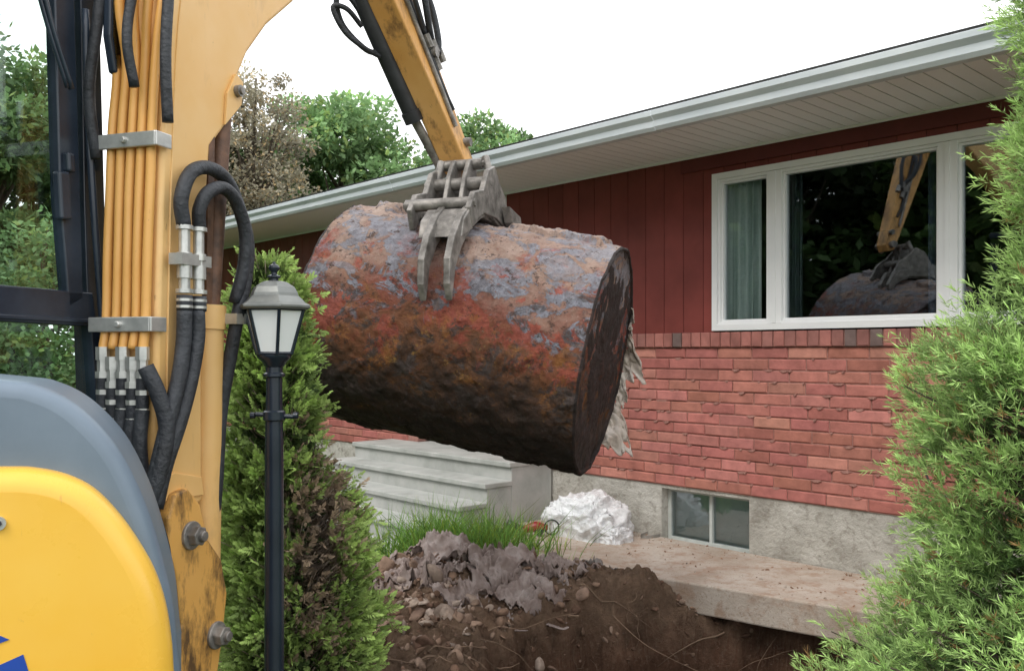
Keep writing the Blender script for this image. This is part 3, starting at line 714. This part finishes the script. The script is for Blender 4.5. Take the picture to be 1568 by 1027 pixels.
o=mb.obj('torn_wrap',[mat_noise('torn_wrap',[(.3,(.30,.23,.19)),(.45,(.52,.44,.38)),(.7,(.68,.61,.56))],9,.9,.5,.008,50)],tank,smooth=True,recalc=False,matrix=TM)
o.modifiers.new('s','SOLIDIFY').thickness=.004
# ------------------------------------------------------------------ EXCAVATOR
ex=empty('excavator'); U=Vector((.31,.951,0)).normalized(); VV=Vector((-U.y,U.x,0)); M0=Vector((-1.072,2.70,0))
def M(t,v,z): return M0+U*t+VV*v+Vector((0,0,z))
def mk_paint(name,c1,c2,dirt=(.10,.05,.02),amt=.5,lo=.60,hi=.70,rough=.32,chip=.7):
    m,nt,b=newmat(name); co=objco(nt)
    base=ramp(nt,noi(nt,co,2.2,4),[(.3,c1),(.7,c2)])
    d1=ramp(nt,noi(nt,objco(nt,(1,1,.35)),7,10,.72),[(lo,0.),(hi,amt)])
    base=mixc(nt,d1,base,dirt)
    sc=ramp(nt,noi(nt,objco(nt,(1,1,.3)),38,6,.7),[(.66,0.),(.70,chip)]); base=mixc(nt,sc,base,(.28,.15,.06))
    nt.links.new(base,b.inputs['Base Color']); nt.links.new(ramp(nt,noi(nt,co,6,8),[(.3,rough),(.7,rough+.25)]),b.inputs['Roughness'])
    bump(nt,b,noi(nt,co,30,6),.08,.003); return m
m_boom=mk_paint('boom_paint',(.74,.42,.13),(.80,.52,.23),(.45,.27,.12),.45,.56,.70,.30)
m_tubep=mk_paint('tube_paint',(.68,.33,.07),(.76,.41,.12),(.3,.15,.05),.35)
m_stickp=mk_paint('stick_paint',(.62,.31,.08),(.74,.43,.16),(.14,.07,.03),.8,.5,.62,.42)
m_greasy=mk_paint('greasy_bracket_paint',(.66,.33,.07),(.74,.41,.12),(.05,.03,.02),.9,.48,.60,.4)
m_body=mk_paint('body_paint',(.80,.44,.045),(.83,.50,.075),(.55,.32,.08),.25,.60,.75,.18,.25)
m_steel=mat_noise('worn_steel',[(.3,(.10,.09,.08)),(.5,(.22,.205,.19)),(.7,(.38,.35,.32))],16,.45,.5,.006,60,metal=.3)
m_zinc=mat_noise('zinc_fittings',[(.3,(.42,.43,.42)),(.7,(.62,.62,.60))],20,.35,.1,metal=.6)
m_rust=mat_noise('rusty_rod',[(.3,(.05,.03,.022)),(.7,(.20,.10,.06))],18,.6,.4)
m_hose=mat_noise('black_hose',[(.3,(.010,.012,.016)),(.7,(.04,.045,.055))],12,.55,.8,.008,55)
m_cabp=mat_noise('cab_black_paint',[(.3,(.014,.02,.032)),(.7,(.035,.05,.075))],5,.25,.05)
m_gray=mat_noise('grey_moulding',[(.3,(.11,.15,.20)),(.7,(.17,.22,.28))],3,.38,.08,.002,120)
m_blue=mat_noise('blue_decal',[(.3,(.015,.05,.30)),(.7,(.02,.07,.36))],3,.35,0)
mb=MB()
out=[(-.03,1.05),(-.01,1.55),(.012,2.1),(.05,2.6),(.17,3.05),(.5,3.55),(1.1,3.95),(1.7,4.02),(1.72,3.8),(1.2,3.36),(.96,3.07),(.75,2.85),(.574,2.70),(.454,2.56),(.375,2.42),(.335,2.28),(.245,2.18),(.222,1.95),(.203,1.55),(.208,1.02),(.10,.98)]
prism(mb,[M(t,0,z) for t,z in out],VV*.20); mb.obj('boom',[m_boom],ex,bevel=.014,seg=3,smooth='auto')
mb=MB()
prism(mb,[M(t,-.008,z) for t,z in [(.0,1.05),(.20,1.04),(.19,1.10),(.06,1.13),(.01,1.12)]],VV*.0075)
prism(mb,[M(t,-.012,z) for t,z in [(.31,2.27),(.40,2.36),(.41,2.44),(.37,2.46),(.32,2.38)]],VV*.0115)
tube(mb,[M(t,-.001,z) for t,z in [(.03,1.2),(.035,1.55),(.055,2.1),(.095,2.6),(.21,3.0),(.5,3.4)]],.004,6)
mb.obj('boom_gussets',[m_boom],ex,bevel=.004)
mb=MB(); tube(mb,[M(.372,-.03,2.40),M(.372,.23,2.40)],.020,18,smooth=False); tube(mb,[M(.372,-.038,2.40),M(.372,-.03,2.40)],.012,12,smooth=False)
mb.obj('boom_cylinder_pin',[m_steel],ex,smooth='auto')
mb=MB()
tube(mb,[M(.355,.03,2.37),M(.280,.03,1.60)],.030,18,0,smooth=False)
tube(mb,[M(.275,.03,1.62),M(.25,.03,.62)],.050,24,1,smooth=False)
tube(mb,[M(.276,.03,1.66),M(.273,.03,1.58)],.057,24,1,smooth=False)
box(mb,M(.235,.01,1.62),U*.03,VV*.11,Vector((.01,0,.60)),0)
mb.obj('boom_cylinder',[m_rust,m_boom],ex,smooth='auto')
mb=MB()
for v0 in (-.035,.185):
    prism(mb,[M(t,v0,z) for t,z in [(.0,1.00),(.03,1.07),(.09,1.08),(.15,1.02),(.19,.90),(.26,.82),(.29,.70),(.27,.58),(.24,.45),(.25,.30),(.02,.28),(.01,.5),(.06,.66),(.04,.80),(0,.9)]],VV*.05)
prism(mb,[M(t,.015,z) for t,z in [(.05,.86),(.16,.84),(.2,.6),(.2,.3),(.05,.3)]],VV*.17)
mb.obj('swing_bracket',[m_greasy],ex,bevel=.012,seg=3)
mb=MB()
for t,z in ((.10,.93),(.225,.58)):
    tube(mb,[M(t,-.075,z),M(t,-.03,z)],.032,6,smooth=False); tube(mb,[M(t,-.045,z),M(t,-.03,z)],.045,20,smooth=False); tube(mb,[M(t,-.09,z),M(t,-.07,z)],.017,12,smooth=False)
mb.obj('bracket_pins',[m_steel],ex,smooth='auto',bevel=.003)
mb=MB()
for i in range(5):
    v=.025+i*.037; bk=lambda z:np.interp(z,[1.05,1.55,2.1,2.6,3.05],[-.03,-.01,.012,.05,.17])-.022
    zb=1.50+.012*(i%2)
    tube(mb,[M(bk(z)-(.012 if z<1.6 else 0),v+random.uniform(-.002,.002),z) for z in (zb,1.6,1.8,2.0,2.2,2.4)]+[M(bk(2.6)-.01*i,v+.01*(i-2),2.62),M(bk(2.9)+.0,v+.012*(i-2),2.95),M(.34,v,3.34)],.0145,12)
mb.obj('hydraulic_tubes',[m_tubep],ex,smooth=True)
mb=MB()
for zc,h in ((1.565,.045),(2.125,.045)):
    tb=np.interp(zc,[1.05,1.55,2.1,2.6],[-.03,-.01,.012,.05])
    box(mb,M(tb-.050,-.012,zc),U*.012,VV*.228,Vector((0,0,h))); box(mb,M(tb-.05,-.018,zc),U*.07,VV*.006,Vector((0,0,h)))
    tube(mb,[M(tb-.062,.10,zc+h/2),M(tb-.04,.10,zc+h/2)],.011,6,smooth=False)
mb.obj('tube_clamps',[m_zinc],ex,bevel=.003)
mb=MB()
for i in range(5):
    v=.025+i*.037; t=-.045
    z=1.50-.03*(i%2)
    for z0,z1,r_,mm in ((z+.02,z-.02,.020,0),(z-.02,z-.055,.016,0),(z-.055,z-.075,.021,0),(z-.075,z-.11,.018,1),(z-.11,z-.125,.0195,0),(z-.125,z-.165,.0185,1),(z-.165,z-.175,.0195,0)):
        tube(mb,[M(t,v,z0),M(t,v,z1)],r_,12 if mm else 6,mm,smooth=False)
    tube(mb,[M(t,v,z-.17),M(t-.01,v,z-.28),M(t+.01,.02+i*.02,z-.42),M(t+.03,-.03+.01*i,z-.62),M(t+.02,0,z-.8)],.021,12,1)
mb.obj('boom_hose_ends',[m_zinc,m_hose],ex,smooth='auto')
def E(a,b,v=-.045): return M(.0032*(a-245),v,1.5+(541-b)*.00209)
mb=MB()
tube(mb,[E(262,352),E(258,315),E(272,272),E(300,256),E(330,268),E(352,310),E(366,360),E(362,420),E(348,470,-.05),E(343,540,-.03),E(338,640,.0),E(330,760,.0),E(322,900,.02)],.0225,14)
tube(mb,[E(281,352,-.055),E(279,325,-.06),E(288,298,-.07),E(310,285,-.075),E(332,300,-.075),E(350,345,-.07),E(352,400,-.06),E(345,460,-.04)],.0215,14)
tube(mb,[E(263,478),E(262,520),E(254,570,-.05),E(243,620,-.05),E(232,680,-.04),E(222,740,-.03),E(212,800,0)],.0235,14)
tube(mb,[E(278,478,-.055),E(276,520,-.06),E(266,580,-.06),E(250,640,-.06),E(234,700,-.05),E(224,760,-.04)],.0235,14)
tube(mb,[E(226,560,.0),E(232,600,-.03),E(236,650,-.05),E(226,710,-.05),E(214,780,-.02)],.024,14)
for a,v in ((263,-.045),(280,-.055)):
    tube(mb,[E(a,478,v),E(a,455,v)],.024,14,0,smooth=False)
mb.obj('loop_hoses',[m_hose],ex,smooth=True)
mb=MB()
for a,v in ((263,-.045),(280,-.055)):
    for b0,b1,r_ in ((352,358,.026),(358,392,.017),(392,402,.023),(402,410,.018),(410,430,.023),(430,446,.017),(446,452,.026),(460,464,.0255),(470,474,.0255)):
        tube(mb,[E(a,b0,v),E(a,b1,v)],r_,12,0,smooth=False)
box(mb,E(250,411,-.02),U*.14,-VV*.05,Vector((0,0,.035))); box(mb,E(335,494,-.02),U*.06,-VV*.05,Vector((0,0,.035)))
mb.obj('hose_couplings',[m_zinc],ex,smooth='auto')
mb=MB()
tube(mb,[M(.0,-.03,2.20),M(-.01,-.03,2.38),M(.0,-.03,2.55),M(.03,-.03,2.8),M(.2,-.02,3.2)],.017,12)
tube(mb,[M(-.03,.21,2.1),M(-.05,.22,2.3),M(-.04,.20,2.5),M(.0,.20,2.8)],.017,12)
tube(mb,[M(-.05,.05,2.3),M(-.07,.06,2.45),M(-.03,.06,2.65),M(.05,.05,3.0)],.015,12)
mb.obj('upper_hoses',[m_hose],ex,smooth=True)
T0=Vector((-.637,4.65,3.352)); T1=Vector((-.290,5.0,2.53)); sa=(T1-T0).normalized(); E1=-VV
q_=sa.cross(E1).normalized()
if q_.z<0: q_=-q_
def K(l,e,q): return T0+sa*l+E1*e+q_*q
mb=MB()
LL=(T1-T0).length
prism(mb,[K(l,-.075,q) for l,q in [(-1.0,.10),(-.7,.17),(-.2,.14),(.3,.105),(.7,.075),(LL,.055),(LL+.05,.0),(LL,-.055),(.6,-.075),(.1,-.11),(-.4,-.14),(-.9,-.16)]],E1*.15)
mb.obj('stick',[m_stickp],ex,bevel=.01,seg=3)
mb=MB()
tube(mb,[K(-.1,-.115,-.10),K(.62,-.11,-.08)],.046,20,0,smooth=False)
tube(mb,[K(.58,-.11,-.082),K(.64,-.11,-.08)],.054,20,0,smooth=False)
tube(mb,[K(.6,-.11,-.08),K(LL+.02,-.09,-.03)],.026,14,1,smooth=False)
tube(mb,[K(-.15,.085,.05),K(.45,.085,.02),K(.62,.085,.03)],.013,10,0)
tube(mb,[K(-.15,.085,.01),K(.45,.085,-.01),K(.70,.085,-.02)],.013,10,1)
mb.obj('bucket_cylinder',[m_black,m_steel],ex,smooth='auto')
mb=MB()
tube(mb,[K(.25,-.12,-.10),K(.22,-.17,-.16),K(.08,-.22,-.20),K(-.05,-.20,-.19),K(-.06,-.15,-.15),K(.05,-.13,-.12),K(.24,-.11,-.08)],.015,12)
tube(mb,[K(.28,-.12,-.11),K(.20,-.16,-.20),K(.10,-.20,-.25),K(-.02,-.21,-.24),K(.0,-.16,-.2),K(.1,-.14,-.16)],.013,12)
tube(mb,[K(.24,.10,.08),K(.14,.14,.04),K(.0,.17,.05),K(-.09,.15,.10),K(-.06,.13,.17),K(.08,.13,.18),K(.24,.12,.13),K(.32,.1,.09)],.018,12)
tube(mb,[K(.2,.10,.03),K(.05,.13,.0),K(-.1,.14,.0),K(-.3,.1,.02)],.014,12)
mb.obj('stick_hoses',[m_hose],ex,smooth=True)
mb=MB()
for l,e,q in ((.24,.1,.08),(.26,-.11,-.09),(.30,.1,.12),(.33,.09,.05),(.20,.10,.03)):
    tube(mb,[K(l,e,q),K(l+.07,e,q)],.022,8,smooth=False)
tube(mb,[K(.30,-.12,.05),K(.30,.12,.05)],.03,14,smooth=False); tube(mb,[K(LL-.03,-.13,0),K(LL-.03,.13,0)],.032,16,smooth=False)
tube(mb,[K(LL-.15,-.11,.04),K(LL-.15,.11,.04)],.025,16,smooth=False)
mb.obj('stick_fittings',[m_steel],ex,smooth='auto')
C0=Vector((-.265,4.86,2.25))
def Q(e,f,z): return C0+E1*e+U*f+Vector((0,0,z))
mb=MB()
claw=[(-.60,-.50),(-.635,-.42),(-.63,-.30),(-.57,-.18),(-.46,-.06),(-.3,.03),(-.14,.07),(.0,.09),(.12,.02),(.22,-.03),(.24,-.10),(.08,-.05),(-.05,-.01),(-.2,-.05),(-.34,-.12),(-.47,-.22),(-.555,-.33),(-.58,-.42)]
for e in (.005,.14):
    prism(mb,[Q(e,f,z) for f,z in claw],E1*.036)
for e in (-.16,.16):
    prism(mb,[Q(e,f,z) for f,z in [(-.36,-.12),(-.40,-.02),(-.33,.07),(-.2,.10),(-.12,.22),(-.02,.26),(.06,.18),(.16,.12),(.24,-.02),(.2,-.06),(.02,-.02),(-.18,-.02),(-.28,-.06)]],E1*.03)
for e in (-.055,.035):
    prism(mb,[Q(e,f,z) for f,z in [(-.18,.05),(-.12,.2),(-.05,.30),(.05,.30),(.05,.2),(.1,.03)]],E1*.025)
prism(mb,[Q(-.13,f,z) for f,z in [(-.30,-.05),(-.26,.02),(-.05,.07),(.1,.03),(.1,-.04),(-.1,-.03)]],E1*.285)
prism(mb,[Q(-.05,f,z) for f,z in [(-.50,-.18),(-.47,-.09),(-.38,-.02),(-.34,-.12)]],E1*.235)
prism(mb,[Q(.08,f,z) for f,z in [(.05,.05),(.25,.02),(.32,-.1),(.30,-.2),(.24,-.1),(.1,-.03)]],E1*.05)
prism(mb,[Q(.20,f,z) for f,z in [(.05,.05),(.25,.02),(.32,-.1),(.30,-.2),(.24,-.1),(.1,-.03)]],E1*.05)
mb.obj('grab_plates',[m_steel],ex,bevel=.006,seg=2)
mb=MB()
for f,z,r_,ee in ((-.08,.16,.034,.18),(.06,.12,.034,.18),(-.34,.01,.032,.185),(.0,.28,.03,.11),(-.2,.03,.025,.17)):
    tube(mb,[Q(-ee,f,z),Q(ee,f,z)],r_,18,smooth=False)
    for sgn in (-1,1): tube(mb,[Q(sgn*ee,f,z),Q(sgn*(ee+.012),f,z)],r_*.6,6,smooth=False)
tube(mb,[Q(-.14,-.06,.15),Q(-.12,-.02,.30)],.022,12,smooth=False); tube(mb,[Q(.17,-.02,.17),Q(.12,.02,.32)],.022,12,smooth=False)
mb.obj('grab_pins',[m_steel],ex,smooth='auto')
def CB(a,b,v=.27): return M(.066-.0024*(160-a),v,1.5+(541-b)*.00195)
mb=MB()
def cbp(pts,v=.27,th=.05,mat=0): prism(mb,[CB(a,b,v) for a,b in pts],VV*th,mat)
cbp([(118,-120),(150,-120),(172,655),(138,660),(126,300)],.27,.06)
cbp([(66,-120),(98,-120),(116,455),(92,470),(78,300)],.25,.04)
cbp([(-500,442),(132,444),(140,498),(-500,488)],.25,.05)
cbp([(-500,478),(135,486),(136,494),(-500,487)],.245,.01)
cbp([(128,490),(150,490),(165,655),(140,655)],.25,.05)
cbp([(-500,640),(170,650),(172,690),(-500,690)],.25,.05)
cbp([(-500,-150),(150,-150),(150,-120),(-500,-120)],.25,.05)
cbp([(-500,-120),(-470,-120),(-470,650),(-500,650)],.25,.05)
cbp([(118,-120),(150,-120),(172,655),(148,660)],1.2,.05); cbp([(-500,-120),(-470,-120),(-470,650),(-500,650)],1.2,.05)
box(mb,CB(-500,-150,.25),U*1.57,VV*1.0,Vector((0,0,.06)))
mb.obj('cab_frame',[m_cabp],ex,bevel=.008,seg=3)
mb=MB(); tube(mb,[CB(112,0,.235),CB(122,250,.235),CB(140,470,.235),CB(148,560,.235)],.012,10)
tube(mb,[CB(186,-80,.2),CB(187,30,.2),CB(184,110,.19),CB(178,165,.2)],.014,10)
tube(mb,[CB(20,-30,.2),CB(45,60,.2),CB(75,140,.2)],.009,8); tube(mb,[CB(10,-30,.2),CB(38,60,.2),CB(68,140,.2)],.006,8)
mb.obj('cab_rails',[m_cabp],ex,smooth=True)
mb=MB(); cbp([(122,-80),(160,-90),(168,60),(152,98),(130,96),(120,40)],.16,.03); 
cbp([(150,175),(205,178),(205,190),(150,190)],.2,.04); cbp([(152,150),(165,150),(168,240),(154,240)],.2,.04); cbp([(66,265),(84,262),(88,335),(70,338)],.225,.03); cbp([(80,232),(92,232),(94,262),(82,262)],.225,.03)
mb.obj('mirror_and_hinges',[m_cabp],ex,bevel=.008,seg=3)
mb=MB(); cbp([(126,-60),(156,-68),(162,55),(148,90),(132,88),(125,40)],.157,.002); mb.obj('mirror_glass',[m_glass],ex)
mb=MB(); cbp([(-470,-118),(66,-118),(88,443),(-470,441)],.27,.005); cbp([(-470,495),(130,497),(140,645),(-470,640)],.27,.005); cbp([(98,-118),(120,-118),(128,445),(116,445)],.285,.004)
mb.obj('cab_glass',[m_cabglass],ex)
mb=MB(); box(mb,M(-1.4,.30,.45),U*1.38,VV*.9,Vector((0,0,.60))); box(mb,M(-1.25,.45,1.05),U*.5,VV*.5,Vector((0,0,.12)),1); box(mb,M(-1.35,.45,1.12),U*.12,VV*.5,Vector((0,0,.6)),1)
mb.obj('cab_floor_and_seat',[m_cabp,m_black],ex,bevel=.03,seg=3)
HX=Vector((math.cos(math.radians(20)),math.sin(math.radians(20)),0)); HY=Vector((-HX.y,HX.x,0)); H0=Vector((-.705,1.905,0))
def HB(a,b,y): return H0+HX*((a-280)*.00125)+HY*(y-1.9)+Vector((0,0,1.5+(541-b)*.00137))
yel=[(-560,712),(-200,708),(0,712),(50,716),(95,728),(135,750),(172,788),(205,835),(232,885),(250,940),(260,1000),(264,1060),(266,1300),(-560,1300)]
gry=[(-560,560),(-200,566),(0,582),(50,592),(95,614),(135,648),(170,690),(200,745),(226,810),(246,880),(262,950),(270,1030),(274,1060),(274,1310),(-560,1310)]
def dens(pts,k=4):
    n=len(pts)-2; sp=smoothpath([Vector((a,b,0)) for a,b in pts[:n]],k); return [(p.x,p.y) for p in sp]+list(pts[n:])
mb=MB(); prism(mb,[HB(a,b,1.90) for a,b in dens(yel)],HY*.28); mb.obj('side_hood',[m_body],ex,bevel=.045,seg=7,smooth='auto')
mb=MB(); prism(mb,[HB(a,b,1.965) for a,b in dens(gry)],HY*.36); mb.obj('hood_moulding',[m_gray],ex,bevel=.035,seg=6,smooth='auto')
mb=MB()
prism(mb,[HB(a,b,1.898) for a,b in [(-60,900),(-14,946),(16,962),(-60,985)]],HY*.0018); prism(mb,[HB(a,b,1.898) for a,b in [(-60,1020),(36,986),(52,1040),(60,1100),(-60,1100)]],HY*.0018)
mb.obj('stripe_decal',[m_blue],ex)
mb=MB(); tube(mb,[HB(1,790,1.90),HB(1,790,1.893)],.014,20,smooth=False); tube(mb,[HB(1,790,1.895),HB(1,790,1.889)],.007,6,1,smooth=False); mb.obj('hood_lock',[m_zinc,m_black],ex)
mb=MB()
for v in (-.35,.95):
    pr=[(-2.1,-.02),(-2.0,-.12),(-.2,-.12),(-.02,0.0),(.0,.12),(-.1,.25),(-.3,.30),(-1.8,.30),(-2.05,.22),(-2.13,.1)]
    prism(mb,[M(t-.1,v,z+.01) for t,z in pr],VV*.3,0)
    for i in range(24): box(mb,M(-2.05+i*.08,v-.01,-.125),U*.04,VV*.32,Vector((0,0,.03)),0)
box(mb,M(-1.6,-.1,.1),U*1.1,VV*1.1,Vector((0,0,.3)),1); box(mb,M(-1.9,-.1,.38),U*1.9,VV*1.25,Vector((0,0,.12)),1)
mb.obj('undercarriage',[m_black,m_gray],ex,bevel=.02)
mb=MB(); 
for i in range(3): prism(mb,[M(t+i*.045,-.0025,z+i*.03) for t,z in [(.64,2.84),(.66,2.855),(.68,2.93),(.66,2.915)]],VV*.002)
mb.obj('boom_lettering',[m_blue],ex)
# ------------------------------------------------------------------ LAMP POST
lp=empty('lamp_post'); X0,Y0=-.804,3.0
m_post=mat_noise('post_black_enamel',[(.3,(.008,.013,.022)),(.7,(.018,.026,.04))],5,.25,.04,.002,60)
m_cap=mat_noise('lantern_cap',[(.3,(.12,.13,.13)),(.7,(.24,.25,.24))],9,.4,.15,metal=.3)
m_frost=mat_noise('frosted_panel',[(.3,(.74,.77,.78)),(.7,(.80,.82,.82))],5,.35,.02)
LZ=lambda b:1.5+(541-b)/453
c=Vector((X0,Y0,0)); mb=MB()
lathe(mb,c,[(.11,-.3),(.11,-.15),(.06,-.1),(.05,.0),(.034,.05),(.031,LZ(690)),(.027,LZ(600)),(.027,LZ(578)),(.036,LZ(576)),(.036,LZ(572)),(.028,LZ(570)),(.028,LZ(562)),(.034,LZ(560)),(.040,LZ(554)),(.055,LZ(548)),(.058,LZ(545)),(.058,LZ(543))],28)
tube(mb,[c+Vector((-.062,0,LZ(634))),c+Vector((.068,0,LZ(638)))],.008,10,smooth=False)
for sg in (-1,1): tube(mb,[c+Vector((sg*.065,0,LZ(636))),c+Vector((sg*.08,0,LZ(636)))],.011,10,smooth=False)
lathe(mb,c,[(.032,LZ(628)),(.037,LZ(630)),(.037,LZ(642)),(.032,LZ(644))],24)
mb.obj('post',[m_post],lp,smooth='auto')
mb=MB(); rot=math.radians(-90+24); nb=6; zb,zt=LZ(543),LZ(474); rb,rt=.060,.103
def hx(r,z,i): a=rot+2*math.pi*i/nb; return c+Vector((r*math.cos(a),r*math.sin(a),z))
for i in range(nb):
    tube(mb,[hx(rb,zb,i),hx(rt,zt,i)],.0065,6,0,smooth=False)
    tube(mb,[hx(rt,zt,i),hx(rt,zt,i+1)],.006,6,0,smooth=False); tube(mb,[hx(rb,zb+.005,i),hx(rb,zb+.005,i+1)],.006,6,0,smooth=False)
    mb.add([hx(rb*.97,zb,i),hx(rb*.97,zb,i+1),hx(rt*.97,zt,i+1),hx(rt*.97,zt,i)],[(0,1,2,3)],1)
lathe(mb,c,[(.10,zt-.002),(.118,zt),(.126,zt+.006),(.126,zt+.014),(.11,zt+.022),(.092,zt+.04),(.086,zt+.045),(.083,zt+.055),(.072,zt+.075),(.045,zt+.092),(.015,zt+.098)],6,2,rot=rot)
lathe(mb,c,[(.014,zt+.095),(.014,zt+.105),(.022,zt+.108),(.022,zt+.113),(.010,zt+.118),(.010,zt+.126),(.017,zt+.134),(.019,zt+.141),(.015,zt+.149),(.006,zt+.154),(.004,zt+.162)],16,0)
mb.obj('lantern',[m_post,m_frost,m_cap],lp,bevel=.0015)
